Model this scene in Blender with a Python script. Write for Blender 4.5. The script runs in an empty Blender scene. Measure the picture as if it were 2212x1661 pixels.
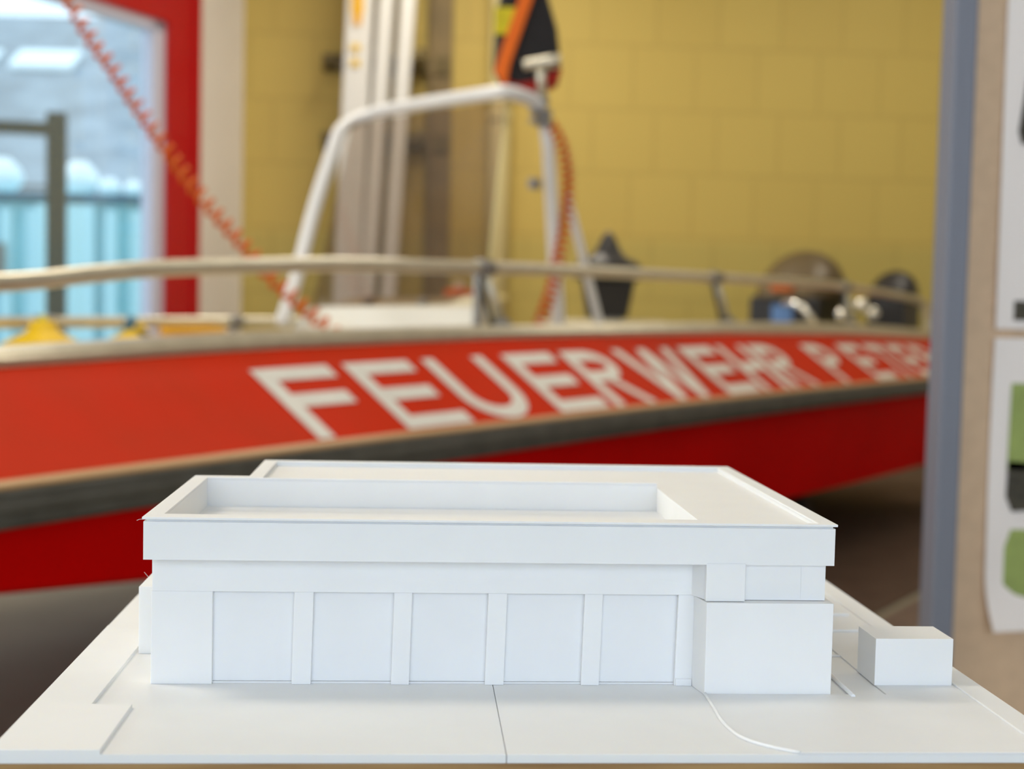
import bpy, bmesh, math, random
from math import sin, cos, pi, radians
from mathutils import Vector, Matrix
random.seed(7)
scene = bpy.context.scene
C = scene.collection

# ------------------------------------------------------------------ camera
H0 = 0.98                                   # height of the model's ground above the floor
F_PX = 3000.0
yaw, pitch, roll = 0.0696747, 0.05784397, 0.02225618
cam_pos = Vector((0.14087, -0.73121, 0.20806 + H0))
cy, sy, cp, sp, cr, sr = cos(yaw), sin(yaw), cos(pitch), sin(pitch), cos(roll), sin(roll)
fw = Vector((sy*cp, cy*cp, -sp)); rt = Vector((cy, -sy, 0)); up = rt.cross(fw)
rt2 = cr*rt + sr*up; up2 = -sr*rt + cr*up
cd = bpy.data.cameras.new('camera'); cam = bpy.data.objects.new('camera', cd); C.objects.link(cam)
cam.matrix_world = Matrix(((rt2.x, up2.x, -fw.x, cam_pos.x), (rt2.y, up2.y, -fw.y, cam_pos.y),
                           (rt2.z, up2.z, -fw.z, cam_pos.z), (0, 0, 0, 1)))
cd.sensor_width = 36.0; cd.lens = 36.0*F_PX/2212.0
cd.clip_start = 0.02; cd.clip_end = 200
cd.dof.use_dof = True; cd.dof.focus_distance = 0.76
cd.dof.aperture_fstop = 6.6; cd.dof.aperture_blades = 0
scene.camera = cam
scene.view_settings.view_transform = 'Standard'; scene.view_settings.look = 'None'
scene.view_settings.gamma = 1.0; scene.view_settings.exposure = 0.0
scene.view_settings.use_curve_mapping = False

# ------------------------------------------------------------------ world and lights
w = bpy.data.worlds.new('sky'); scene.world = w; w.use_nodes = True
bg = w.node_tree.nodes['Background']; bg.inputs[0].default_value = (0.72, 0.86, 1.0, 1); bg.inputs[1].default_value = 2.1

def area(name, loc, size, size_y, energy, color, target=None, rot=None):
    l = bpy.data.lights.new(name, 'AREA'); l.shape = 'RECTANGLE'; l.size = size; l.size_y = size_y
    l.energy = energy; l.color = color
    o = bpy.data.objects.new(name, l); C.objects.link(o); o.location = loc
    if target is not None:
        o.rotation_euler = (Vector(target)-Vector(loc)).to_track_quat('-Z', 'Y').to_euler()
    return o
# daylight through the gate windows behind the photographer
area('window_daylight', (0.2, -4.75, 2.1), 6.0, 2.6, 112, (0.77, 0.85, 1.0), (0.2, 0, 1.3))

# daylight through the second glazed gate in the left wall, beside the photographer
area('gate_daylight', (-5.75, 0.95, 2.1), 4.6, 2.6, 140, (1.0, 0.96, 0.88), (0.3, 1.2, 0.9))

sl = bpy.data.lights.new('hazy_sun', 'SUN'); sl.energy = 1.5; sl.angle = radians(50); sl.color = (1.0, 0.96, 0.88)
so = bpy.data.objects.new('hazy_sun', sl); C.objects.link(so); so.location = (-8, 8, 6)
so.rotation_euler = Vector((.75, -.40, -.56)).to_track_quat('-Z', 'Y').to_euler()

# ------------------------------------------------------------------ materials
def mat(name, color, rough=0.5, metal=0.0, noise=0.0, nscale=8.0, bump=0.0, bscale=60.0, coat=0.0, spec=0.5, trans=0.0, color2=None, detail=4):
    m = bpy.data.materials.new(name); m.use_nodes = True
    nt = m.node_tree; b = nt.nodes['Principled BSDF']
    b.inputs['Roughness'].default_value = rough; b.inputs['Metallic'].default_value = metal
    b.inputs['Specular IOR Level'].default_value = spec
    b.inputs['Coat Weight'].default_value = coat
    b.inputs['Base Color'].default_value = (*color, 1)
    tc = nt.nodes.new('ShaderNodeTexCoord')
    if noise > 0 or color2:
        n = nt.nodes.new('ShaderNodeTexNoise'); n.inputs['Scale'].default_value = nscale; n.inputs['Detail'].default_value = detail
        nt.links.new(tc.outputs['Object'], n.inputs['Vector'])
        mx = nt.nodes.new('ShaderNodeMix'); mx.data_type = 'RGBA'
        c2 = color2 if color2 else tuple(c*(1-noise) for c in color)
        mx.inputs[6].default_value = (*color, 1); mx.inputs[7].default_value = (*c2, 1)
        rmp = nt.nodes.new('ShaderNodeMapRange'); rmp.inputs[1].default_value = 0.35; rmp.inputs[2].default_value = 0.65
        nt.links.new(n.outputs['Fac'], rmp.inputs[0]); nt.links.new(rmp.outputs[0], mx.inputs[0])
        nt.links.new(mx.outputs[2], b.inputs['Base Color'])
    if bump > 0:
        n2 = nt.nodes.new('ShaderNodeTexNoise'); n2.inputs['Scale'].default_value = bscale; n2.inputs['Detail'].default_value = 3
        nt.links.new(tc.outputs['Object'], n2.inputs['Vector'])
        bp = nt.nodes.new('ShaderNodeBump'); bp.inputs['Strength'].default_value = bump; bp.inputs['Distance'].default_value = 0.002
        nt.links.new(n2.outputs['Fac'], bp.inputs['Height']); nt.links.new(bp.outputs['Normal'], b.inputs['Normal'])
    return m

def printed_plastic():
    m = mat('white_printed_plastic', (0.86, 0.86, 0.855), rough=0.55, noise=0.02, nscale=30, spec=0.35)
    nt = m.node_tree; b = nt.nodes['Principled BSDF']
    tc = nt.nodes['Texture Coordinate'] if 'Texture Coordinate' in nt.nodes else nt.nodes.new('ShaderNodeTexCoord')
    wv = nt.nodes.new('ShaderNodeTexWave'); wv.bands_direction = 'Z'; wv.inputs['Scale'].default_value = 900
    wv.inputs['Distortion'].default_value = 0.6
    nt.links.new(tc.outputs['Object'], wv.inputs['Vector'])
    bp = nt.nodes.new('ShaderNodeBump'); bp.inputs['Strength'].default_value = 0.05; bp.inputs['Distance'].default_value = 0.0001
    nt.links.new(wv.outputs['Fac'], bp.inputs['Height']); nt.links.new(bp.outputs['Normal'], b.inputs['Normal'])
    b.inputs['Subsurface Weight'].default_value = 0.25; b.inputs['Subsurface Radius'].default_value = (0.004, 0.0034, 0.0022)
    b.inputs['Subsurface Scale'].default_value = 0.6
    return m

def glass_mat(name, tint, gloss=0.08, rough=0.02):
    m = bpy.data.materials.new(name); m.use_nodes = True; nt = m.node_tree
    for n in list(nt.nodes): nt.nodes.remove(n)
    o = nt.nodes.new('ShaderNodeOutputMaterial'); t = nt.nodes.new('ShaderNodeBsdfTransparent'); g = nt.nodes.new('ShaderNodeBsdfGlossy')
    t.inputs[0].default_value = (*tint, 1); g.inputs['Roughness'].default_value = rough; g.inputs[0].default_value = (1, 1, 1, 1)
    mx = nt.nodes.new('ShaderNodeMixShader'); lw = nt.nodes.new('ShaderNodeLayerWeight'); lw.inputs[0].default_value = 0.35
    mr = nt.nodes.new('ShaderNodeMapRange'); mr.inputs[3].default_value = gloss; mr.inputs[4].default_value = 0.13
    nt.links.new(lw.outputs['Fresnel'], mr.inputs[0]); nt.links.new(mr.outputs[0], mx.inputs[0])
    nt.links.new(t.outputs[0], mx.inputs[1]); nt.links.new(g.outputs[0], mx.inputs[2]); nt.links.new(mx.outputs[0], o.inputs[0])
    return m

def block_wall_mat():
    m = mat('yellow_painted_block', (0.60, 0.47, 0.155), rough=0.6, spec=0.4)
    nt = m.node_tree; b = nt.nodes['Principled BSDF']
    tc = nt.nodes.new('ShaderNodeTexCoord')
    sep = nt.nodes.new('ShaderNodeSeparateXYZ'); cmb = nt.nodes.new('ShaderNodeCombineXYZ')
    nt.links.new(tc.outputs['Object'], sep.inputs[0]); nt.links.new(sep.outputs[0], cmb.inputs[0]); off_ = nt.nodes.new('ShaderNodeMath'); off_.operation = 'ADD'; off_.inputs[1].default_value = 0.25
    nt.links.new(sep.outputs[2], off_.inputs[0]); nt.links.new(off_.outputs[0], cmb.inputs[1])
    br = nt.nodes.new('ShaderNodeTexBrick'); br.inputs['Scale'].default_value = 1.0
    br.inputs['Brick Width'].default_value = 0.5; br.inputs['Row Height'].default_value = 0.5
    br.inputs['Mortar Size'].default_value = 0.022; br.inputs['Mortar Smooth'].default_value = 0.6; br.offset = 0.37
    br.inputs['Color1'].default_value = (0.62, 0.47, 0.122, 1); br.inputs['Color2'].default_value = (0.60, 0.45, 0.115, 1)
    br.inputs['Mortar'].default_value = (0.55, 0.41, 0.105, 1)
    nt.links.new(cmb.outputs[0], br.inputs['Vector'])
    # lower courses are slightly darker and greener
    mr = nt.nodes.new('ShaderNodeMapRange'); mr.inputs[1].default_value = 1.66; mr.inputs[2].default_value = 1.76
    mr.inputs[3].default_value = 1.0; mr.inputs[4].default_value = 0.0
    nt.links.new(sep.outputs[2], mr.inputs[0])
    mx = nt.nodes.new('ShaderNodeMix'); mx.data_type = 'RGBA'; mx.blend_type = 'MULTIPLY'
    mx.inputs[7].default_value = (0.88, 0.93, 0.98, 1)
    nt.links.new(mr.outputs[0], mx.inputs[0]); nt.links.new(br.outputs['Color'], mx.inputs[6]); nt.links.new(mx.outputs[2], b.inputs['Base Color'])
    bp = nt.nodes.new('ShaderNodeBump'); bp.inputs['Strength'].default_value = 0.12; bp.inputs['Distance'].default_value = 0.002
    nt.links.new(br.outputs['Fac'], bp.inputs['Height']); bp.invert = True; nt.links.new(bp.outputs['Normal'], b.inputs['Normal'])
    return m

def wood_mat():
    m = mat('brown_wood', (0.36, 0.19, 0.06), rough=0.5)
    nt = m.node_tree; b = nt.nodes['Principled BSDF']; tc = nt.nodes.new('ShaderNodeTexCoord')
    mp = nt.nodes.new('ShaderNodeMapping'); mp.inputs['Scale'].default_value = (3, 3, 60)
    n = nt.nodes.new('ShaderNodeTexNoise'); n.inputs['Scale'].default_value = 3; n.inputs['Detail'].default_value = 6
    cr_ = nt.nodes.new('ShaderNodeValToRGB'); cr_.color_ramp.elements[0].position = .3; cr_.color_ramp.elements[1].position = .7
    cr_.color_ramp.elements[0].color = (0.24, 0.12, 0.035, 1); cr_.color_ramp.elements[1].color = (0.42, 0.25, 0.09, 1)
    nt.links.new(tc.outputs['Object'], mp.inputs[0]); nt.links.new(mp.outputs[0], n.inputs['Vector']); nt.links.new(n.outputs['Fac'], cr_.inputs[0]); nt.links.new(cr_.outputs[0], b.inputs['Base Color'])
    return m

M = {}
M['pla'] = printed_plastic()
M['red'] = mat('red_boat_paint', (0.58, 0.024, 0.002), rough=0.6, coat=0.0, spec=0.06, color2=(0.53, 0.027, 0.003), nscale=5)
M['hull'] = mat('dark_red_hull_paint', (0.74, 0.001, 0.001), rough=0.6, coat=0.0, spec=0.04, noise=0.1, nscale=2)
M['letter'] = mat('off_white_lettering', (0.74, 0.73, 0.68), rough=0.45, noise=0.06, nscale=20)
M['rubber'] = mat('black_rubber', (0.10, 0.094, 0.078), rough=0.5, noise=0.3, nscale=12, spec=0.4)
M['trim'] = mat('beige_trim', (0.52, 0.31, 0.14), rough=0.4)
M['alu'] = mat('satin_aluminium', (0.70, 0.66, 0.53), rough=0.33, metal=0.85, noise=0.1, nscale=14)
M['alu_dark'] = mat('tarnished_aluminium', (0.30, 0.29, 0.28), rough=0.4, metal=0.7, noise=0.2, nscale=20)
M['ladder'] = mat('ladder_aluminium', (0.72, 0.71, 0.67), rough=0.5, metal=0.3)
M['white'] = mat('white_gelcoat', (0.82, 0.80, 0.72), rough=0.35, noise=0.03, nscale=5, coat=0.2)
M['white_tube'] = mat('white_painted_tube', (0.80, 0.80, 0.80), rough=0.3, coat=0.3)
M['cream'] = mat('cream_laminate', (0.62, 0.55, 0.38), rough=0.4)
M['windscreen'] = glass_mat('smoked_acrylic', (0.76, 0.71, 0.66), gloss=0.06, rough=0.05)
M['pane'] = glass_mat('clear_glass', (0.90, 0.96, 0.97), gloss=0.07, rough=0.02)
M['orange'] = mat('orange_hose', (0.62, 0.12, 0.008), rough=0.5, spec=0.3)
M['yellow'] = mat('yellow_plastic', (0.80, 0.52, 0.0), rough=0.45)
M['orange_y'] = mat('amber_plastic', (0.80, 0.42, 0.02), rough=0.5)
M['black'] = mat('black_plastic', (0.016, 0.015, 0.017), rough=0.4, noise=0.2)
M['cowl_reflect'] = mat('cowling_wall_reflection', (0.11, 0.075, 0.03), rough=0.5, coat=0.15)  # yellow wall's reflection put into the black cowling's colour
M['glint_chrome'] = mat('glint_chrome', (0.9, 0.88, 0.8), rough=0.08, metal=1.0)
M['blue'] = mat('blue_reflection', (0.10, 0.22, 0.50), rough=0.4)  # colour of a blue reflection on the motor
M['fabric_black'] = mat('black_fabric', (0.02, 0.018, 0.02), rough=0.85, noise=0.3, nscale=60)
M['fabric_red'] = mat('red_fabric', (0.38, 0.012, 0.006), rough=0.85)
M['fabric_orange'] = mat('orange_webbing', (0.85, 0.16, 0.01), rough=0.8)
M['fabric_yellow'] = mat('yellow_reflective_patch', (0.72, 0.60, 0.01), rough=0.7, noise=0.2, nscale=30)
M['door_red'] = mat('red_powder_coat', (0.50, 0.002, 0.005), rough=0.35, coat=0.2)
M['wall_y'] = block_wall_mat()
M['wall_c'] = mat('cream_wall_paint', (0.82, 0.77, 0.69), rough=0.7, noise=0.04, nscale=2)
M['ceil'] = mat('white_ceiling', (0.75, 0.74, 0.70), rough=0.8)
M['floor'] = mat('grey_industrial_floor', (0.33, 0.315, 0.235), rough=0.75, spec=0.15, color2=(0.29, 0.275, 0.205), nscale=1.3, bump=0.1)
M['mat'] = mat('black_rubber_mat', (0.012, 0.012, 0.014), rough=0.8, noise=0.2)
M['shade_brown'] = mat('dark_brown_floor_shade', (0.135, 0.092, 0.068), rough=0.9, noise=0.15, nscale=6, spec=0.1)  # tone of the shaded floor put into the colour
M['mark'] = mat('faded_floor_paint', (0.17, 0.12, 0.09), rough=0.6, noise=0.2, nscale=6)
M['wood'] = wood_mat()
M['pipe'] = mat('cream_pipe_paint', (0.72, 0.62, 0.30), rough=0.45)
M['brown'] = mat('mottled_brown', (0.26, 0.185, 0.075), rough=0.6, noise=0.25, nscale=4)
M['steel'] = mat('dark_steel', (0.13, 0.095, 0.03), rough=0.5, metal=0.3)
M['galv'] = mat('dull_grey_trailer_paint', (0.15, 0.135, 0.105), rough=0.8, noise=0.2, nscale=8, spec=0.1)
M['tyre'] = mat('tyre_rubber', (0.02, 0.02, 0.02), rough=0.75)
M['post'] = mat('grey_anodised_post', (0.19, 0.20, 0.245), rough=0.5, metal=0.1)
M['felt'] = mat('taupe_felt', (0.68, 0.48, 0.32), rough=0.95, noise=0.08, nscale=40)
M['paper'] = mat('white_paper', (0.86, 0.79, 0.76), rough=0.6)
M['ink'] = mat('dark_print', (0.06, 0.05, 0.03), rough=0.6, noise=0.5, nscale=60)
M['green'] = mat('green_print', (0.32, 0.40, 0.11), rough=0.6, noise=0.15, nscale=30)
M['grey_print'] = mat('grey_print', (0.30, 0.26, 0.22), rough=0.6)
M['crack'] = mat('dark_joint', (0.22, 0.21, 0.22), rough=0.8)
M['sheet'] = mat('light_blue_sheet_metal', (0.26, 0.60, 0.70), rough=0.5, noise=0.12, nscale=0.7)
M['sheet2'] = mat('pale_blue_sheet_metal', (0.48, 0.80, 0.90), rough=0.5)
M['roof'] = mat('grey_roof_tiles', (0.33, 0.38, 0.43), rough=0.7, noise=0.3, nscale=1.2)
M['grey_post'] = mat('weathered_grey_paint', (0.035, 0.05, 0.055), rough=0.6)
M['tarp'] = mat('white_tarpaulin', (0.86, 0.93, 0.96), rough=0.5)
M['tarp_blue'] = mat('dark_blue_tarpaulin', (0.04, 0.13, 0.20), rough=0.6)
M['ground'] = mat('yard_paving', (0.40, 0.42, 0.42), rough=0.9, noise=0.2, nscale=2)
M['brickwall'] = mat('grey_brown_render', (0.22, 0.22, 0.22), rough=0.8, noise=0.1)
M['frame_w'] = mat('white_window_profile', (0.62, 0.62, 0.75), rough=0.4)
def emit(name, col, s):
    m = bpy.data.materials.new(name); m.use_nodes = True; b = m.node_tree.nodes['Principled BSDF']
    b.inputs['Base Color'].default_value = (0.9, 0.9, 0.88, 1)
    b.inputs['Emission Color'].default_value = (*col, 1); b.inputs['Emission Strength'].default_value = s
    return m
M['tube_light'] = emit('lit_luminaire_diffuser', (1, 0.93, 0.80), 4)

# ------------------------------------------------------------------ mesh helpers
def bx(bm, x0, x1, y0, y1, z0, z1, Mx=None):
    vs = [Vector((x, y, z)) for z in (z0, z1) for y in (y0, y1) for x in (x0, x1)]
    if Mx: vs = [Mx @ v for v in vs]
    v = [bm.verts.new(p) for p in vs]
    for f in ((0, 2, 3, 1), (4, 5, 7, 6), (0, 1, 5, 4), (2, 6, 7, 3), (0, 4, 6, 2), (1, 3, 7, 5)):
        bm.faces.new([v[i] for i in f])
def prism(bm, poly, z0, z1, Mx=None):
    n = len(poly)
    a = [Vector((p[0], p[1], z0)) for p in poly]; b = [Vector((p[0], p[1], z1)) for p in poly]
    if Mx: a = [Mx @ p for p in a]; b = [Mx @ p for p in b]
    a = [bm.verts.new(p) for p in a]; b = [bm.verts.new(p) for p in b]
    bm.faces.new(list(reversed(a))); bm.faces.new(b)
    for i in range(n): bm.faces.new((a[i], a[(i+1) % n], b[(i+1) % n], b[i]))
def tube(bm, pts, r, n=14, cap=True):
    pts = [Vector(p) for p in pts]; rs = r if isinstance(r, (list, tuple)) else [r]*len(pts)
    rings = []; prev = None
    for i, p in enumerate(pts):
        d = (pts[min(i+1, len(pts)-1)] - pts[max(i-1, 0)]).normalized()
        if prev is None:
            a = Vector((0, 0, 1)) if abs(d.z) < .9 else Vector((1, 0, 0))
            u = d.cross(a).normalized()
        else:
            u = (prev - d*prev.dot(d)).normalized()
        prev = u; v = d.cross(u)
        rings.append([bm.verts.new(p + rs[i]*(cos(2*pi*k/n)*u + sin(2*pi*k/n)*v)) for k in range(n)])
    for i in range(len(rings)-1):
        for k in range(n):
            f = bm.faces.new((rings[i][k], rings[i][(k+1) % n], rings[i+1][(k+1) % n], rings[i+1][k])); f.smooth = True
    if cap: bm.faces.new(list(reversed(rings[0]))); bm.faces.new(rings[-1])
def lathe(bm, prof, c=(0, 0, 0), n=28, Mx=None):
    c = Vector(c); rings = []
    for r, z in prof:
        ring = []
        for k in range(n):
            p = c + Vector((r*cos(2*pi*k/n), r*sin(2*pi*k/n), z))
            ring.append(bm.verts.new(Mx @ p if Mx else p))
        rings.append(ring)
    for i in range(len(rings)-1):
        for k in range(n):
            f = bm.faces.new((rings[i][k], rings[i][(k+1) % n], rings[i+1][(k+1) % n], rings[i+1][k])); f.smooth = True
    bm.faces.new(list(reversed(rings[0]))); bm.faces.new(rings[-1])
def smooth_path(ctrl, steps=10):
    P = [Vector(p) for p in ctrl]; P = [2*P[0]-P[1]] + P + [2*P[-1]-P[-2]]; out = []
    for i in range(1, len(P)-2):
        for s in range(steps):
            t = s/steps; a, b, c, d = P[i-1:i+3]
            out.append(0.5*((2*b)+(-a+c)*t+(2*a-5*b+4*c-d)*t*t+(-a+3*b-3*c+d)*t**3))
    out.append(P[-2]); return out
def terrain(bm, xs, ys, h, zb):
    """solid of square cells with their own heights, None = nothing there"""
    nx, ny = len(xs)-1, len(ys)-1
    def H(i, j): return h[j][i] if 0 <= i < nx and 0 <= j < ny else None
    def quad(*p): bm.faces.new([bm.verts.new(q) for q in p])
    for j in range(ny):
        for i in range(nx):
            z = H(i, j)
            if z is None: continue
            x0, x1, y0, y1 = xs[i], xs[i+1], ys[j], ys[j+1]
            quad((x0, y0, z), (x1, y0, z), (x1, y1, z), (x0, y1, z)); quad((x0, y1, zb), (x1, y1, zb), (x1, y0, zb), (x0, y0, zb))
            for (di, dj, a, b) in ((-1, 0, (x0, y1), (x0, y0)), (1, 0, (x1, y0), (x1, y1)), (0, -1, (x0, y0), (x1, y0)), (0, 1, (x1, y1), (x0, y1))):
                q = H(i+di, j+dj); lo = zb if q is None else q
                if lo < z: quad((*a, lo), (*b, lo), (*b, z), (*a, z))
    bmesh.ops.remove_doubles(bm, verts=bm.verts, dist=1e-7)
def new(): return bmesh.new()
def obj(name, bm, m, parent=None, bevel=0.0, seg=2, offset=None):
    bmesh.ops.recalc_face_normals(bm, faces=bm.faces)
    me = bpy.data.meshes.new(name); bm.to_mesh(me); bm.free()
    o = bpy.data.objects.new(name, me); C.objects.link(o)
    if m is not None: me.materials.append(m)
    if parent is not None: o.parent = parent; o.matrix_parent_inverse = parent_inv(parent)
    if bevel > 0:
        b = o.modifiers.new('bevel', 'BEVEL'); b.width = bevel; b.segments = seg; b.limit_method = 'ANGLE'; b.angle_limit = radians(40)
    return o
def parent_inv(p):
    mtx = Matrix.Translation(p.location) if p.parent is None else Matrix.Identity(4)
    q = p
    return mtx.inverted()
def tag(o, label, cat, group=None, kind=None):
    o['label'] = label; o['category'] = cat
    if group: o['group'] = group
    if kind: o['kind'] = kind
    return o
def thing(name, label, cat, loc=(0, 0, 0), group=None):
    o = bpy.data.objects.new(name, None); C.objects.link(o); o.location = loc; o.empty_display_size = .05
    return tag(o, label, cat, group)
def struct(name, bm, m, parent=None):
    o = obj(name, bm, m, parent)
    if parent is None: o['kind'] = 'structure'
    return o

# ------------------------------------------------------------------ room
XL, YB, YF, XR, ZC = -4.6, 10.3, -5.0, 6.6, 4.6
b = new(); bx(b, XL-4, XR+.2, YF-.2, YB+.2, -.2, 0); struct('floor', b, M['floor'])
b = new(); prism(b, [(-1.5, YB+.2), (XR+.2, YB+.2), (XR+.2, YF-.2), (-9.5, YF-.2)], ZC, ZC+.2); struct('ceiling', b, M['ceil'])
CX = -1.232                                           # the corner between back wall and left wall
b = new(); bx(b, CX-.25, XR+.2, YB, YB+.2, 0, ZC); struct('wall_back', b, M['wall_y'])
b = new(); bx(b, XR, XR+.2, YF, YB, 0, ZC); struct('wall_right', b, M['wall_c'])
# front wall behind the photographer with a wide glazed gate opening
b = new()
bx(b, -9, -2.9, YF-.2, YF, 0, ZC); bx(b, 3.3, XR, YF-.2, YF, 0, ZC); bx(b, -2.9, 3.3, YF-.2, YF, 3.5, ZC); bx(b, -2.9, 3.3, YF-.2, YF, 0, .7)
struct('wall_front', b, M['wall_c'])
# left wall: runs from the corner towards the photographer, 27 degrees off the room axis
HD = radians(27); ed = Vector((-sin(HD), -cos(HD), 0)); nd = Vector((-cos(HD), sin(HD), 0))   # ed: towards camera, nd: outwards
LM = Matrix(((ed.x, nd.x, 0, CX), (ed.y, nd.y, 0, YB), (0, 0, 1, 0), (0, 0, 0, 1)))
S_J0, S_J1, S_END, TOPZ = 0.60, 0.985, 4.6, 3.13
b = new(); bx(b, 0, S_J0, 0, .3, 0, ZC, LM); bx(b, S_END, 7.6, 0, .3, 0, ZC, LM); bx(b, 13.2, 17.5, 0, .3, 0, ZC, LM); bx(b, 7.6, 13.2, 0, .3, 3.6, ZC, LM); bx(b, 7.6, 13.2, 0, .3, 0, .5, LM); bx(b, S_J0, S_END, 0, .3, 3.9, ZC, LM)
struct('wall_left', b, M['wall_c'])
# glazed red gate leaf
b = new(); bx(b, S_J0, S_J1, -.03, .12, 0, 3.9, LM); bx(b, S_END-.3, S_END, -.03, .12, 0, 3.9, LM); bx(b, S_J1, S_END-.3, -.03, .12, TOPZ, 3.9, LM); bx(b, S_J1, S_END-.3, -.03, .12, 0, .5, LM)
door = struct('door_1', b, M['door_red'])
b = new(); bx(b, S_J0+.02, S_J0+.09, -.05, -.03, 0, 3.9, LM); o = obj('hinge_strip', b, M['door_red'], door)
b = new()
bx(b, S_J1, S_J1+.13, .0, .10, .5, TOPZ, LM); bx(b, S_J1, S_END-.3, .0, .10, TOPZ-.07, TOPZ, LM)
obj('pane_gasket', b, M['frame_w'], door)
b = new(); bx(b, S_J1+.13, S_END-.3, .04, .055, .5, TOPZ-.07, LM); obj('glass_pane', b, M['pane'], door)
# second gate leaf in the left wall
b = new(); bx(b, 7.6, 7.8, .02, .14, .5, 3.6, LM); bx(b, 13.0, 13.2, .02, .14, .5, 3.6, LM); bx(b, 10.3, 10.5, .02, .14, .5, 3.6, LM); bx(b, 7.6, 13.2, .02, .14, 3.42, 3.6, LM); bx(b, 7.6, 13.2, .02, .14, .5, .68, LM)
door2 = struct('door_2', b, M['door_red'])
b = new(); bx(b, 7.8, 13.0, .07, .085, .68, 3.42, LM); obj('glass_pane', b, M['pane'], door2)
# gate windows behind the photographer
b = new()
for i in range(4):
    x0 = -2.9 + i*1.55
    bx(b, x0, x0+.08, YF-.12, YF-.04, .7, 3.5); bx(b, x0+1.47, x0+1.55, YF-.12, YF-.04, .7, 3.5)
    bx(b, x0, x0+1.55, YF-.12, YF-.04, .7, .78); bx(b, x0, x0+1.55, YF-.12, YF-.04, 3.42, 3.5)
win = struct('window_1', b, M['door_red'])
b = new(); bx(b, -2.82, 3.22, YF-.09, YF-.08, .78, 3.42); obj('glass_pane', b, M['pane'], win)

# luminaires on the ceiling
for k, (x, y) in enumerate([(-2.2, .6), (2.6, 1.0), (-0.6, 4.6), (2.9, 4.6), (.6, 8.2), (4.0, 8.2)]):
    t = thing('ceiling_luminaire', 'warm white panel luminaire under the ceiling ' + ['left of the photographer', 'right of the photographer', 'above the bow side of the boat', 'above the floor right of the boat', 'above the stern nearest the ladder', 'in the far right corner'][k], 'lamp', (x, y, ZC), 'strip luminaires under the ceiling')
    b = new(); bx(b, x-.75, x+.75, y-.32, y+.32, ZC-.07, ZC); obj('housing', b, M['white'], t, .01)
    b = new(); bx(b, x-.72, x+.72, y-.29, y+.29, ZC-.1, ZC-.0701); obj('diffuser', b, M['tube_light'], t)
    a = area('luminaire_light', (x, y, ZC-.13), 1.4, .56, [46, 8, 50, 12, 60, 18][k], (1, .90, .74)); a.parent = t; a.location = (0, 0, -.13)

# ------------------------------------------------------------------ yard outside the gate
def cpt(x, y, d):      # a point d metres ahead of the photographer, used only to lay out real distances
    v = fw + rt2*((x-1106)/F_PX) - up2*((y-830.5)/F_PX); return cam_pos + v*d
b = new(); prism(b, [(-40, 6), (-1.6, 10.8), (3, 40), (-40, 40)], -.12, -.02); o = struct('ground_outside', b, M['ground'])
def place(p0, ang):
    return Matrix.Translation((p0[0], p0[1], 0)) @ Matrix.Rotation(ang, 4, 'Z')
# blue sheet metal container
P = cpt(-120, 600, 15); Mx = place(P, radians(-2))
cont = thing('storage_container', 'light blue corrugated metal container seen through the gate glass', 'container', (P.x, P.y, 0))
b = new(); bx(b, 0, 2.6, 0, 2.2, 0, 2.22, Mx); obj('container_body', b, M['sheet'], cont)
b = new()
for k in range(9):
    x0 = .05+k*.28; bx(b, x0, x0+.12, -.05, 0.0, .05, 2.1, Mx)
obj('corrugation', b, M['sheet2'], cont)
b = new(); bx(b, 1.0, 1.62, -.09, -.051, .1, 2.15, Mx); obj('container_door', b, M['sheet2'], cont)
b = new(); bx(b, .0, .66, -.12, -.051, 1.35, 1.72, Mx); obj('notice_board', b, M['brickwall'], cont)
b = new(); bx(b, -.02, 2.62, -.07, .0, 2.18, 2.27, Mx); obj('top_rail', b, M['tarp_blue'], cont)
# snow-white tarpaulin bales on top of the container
for k, (x, y, r, h) in enumerate([(0, 350, .24, .42), (172, 352, .20, .40), (237, 372, .125, .22), (290, 378, .11, .2), (337, 372, .10, .22)]):
    P2 = cpt(x, y+26, 15.6)
    b = new(); prof = [(r*.7*sin(pi*(i+.3)/8.6)+r*.35, h*i/8) for i in range(9)]
    lathe(b, prof, (P2.x, P2.y, 2.275))
    o = obj('tarpaulin_bundle', b, M['tarp'])
    lab = ['tall white tarpaulin bundle on the container, left of the grey carport post', 'tall white tarpaulin bundle on the container, just right of the grey carport post',
           'low white tarpaulin bundle, middle of the container top', 'low white tarpaulin bundle, second from the right end of the container',
           'small white tarpaulin bundle at the right end of the container, beside the red gate'][k]
    tag(o, lab, 'bundle', 'white tarpaulin bundles on the blue container')
# carport frame
P = cpt(122, 600, 12.5); Mx = place(P, radians(10))
cp_ = thing('carport_frame', 'dark grey carport frame of post and crossbeam outside the gate', 'carport', (P.x, P.y, 0))
b = new(); bx(b, -.085, .085, -.085, .085, -.02, 2.80, Mx); obj('post', b, M['grey_post'], cp_)
b = new(); bx(b, -2.6, -.085, -.05, .05, 2.60, 2.71, Mx); obj('crossbeam', b, M['grey_post'], cp_)
b = new(); bx(b, -2.6, -2.43, -.085, .085, -.02, 2.80, Mx); obj('post', b, M['grey_post'], cp_)
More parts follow.
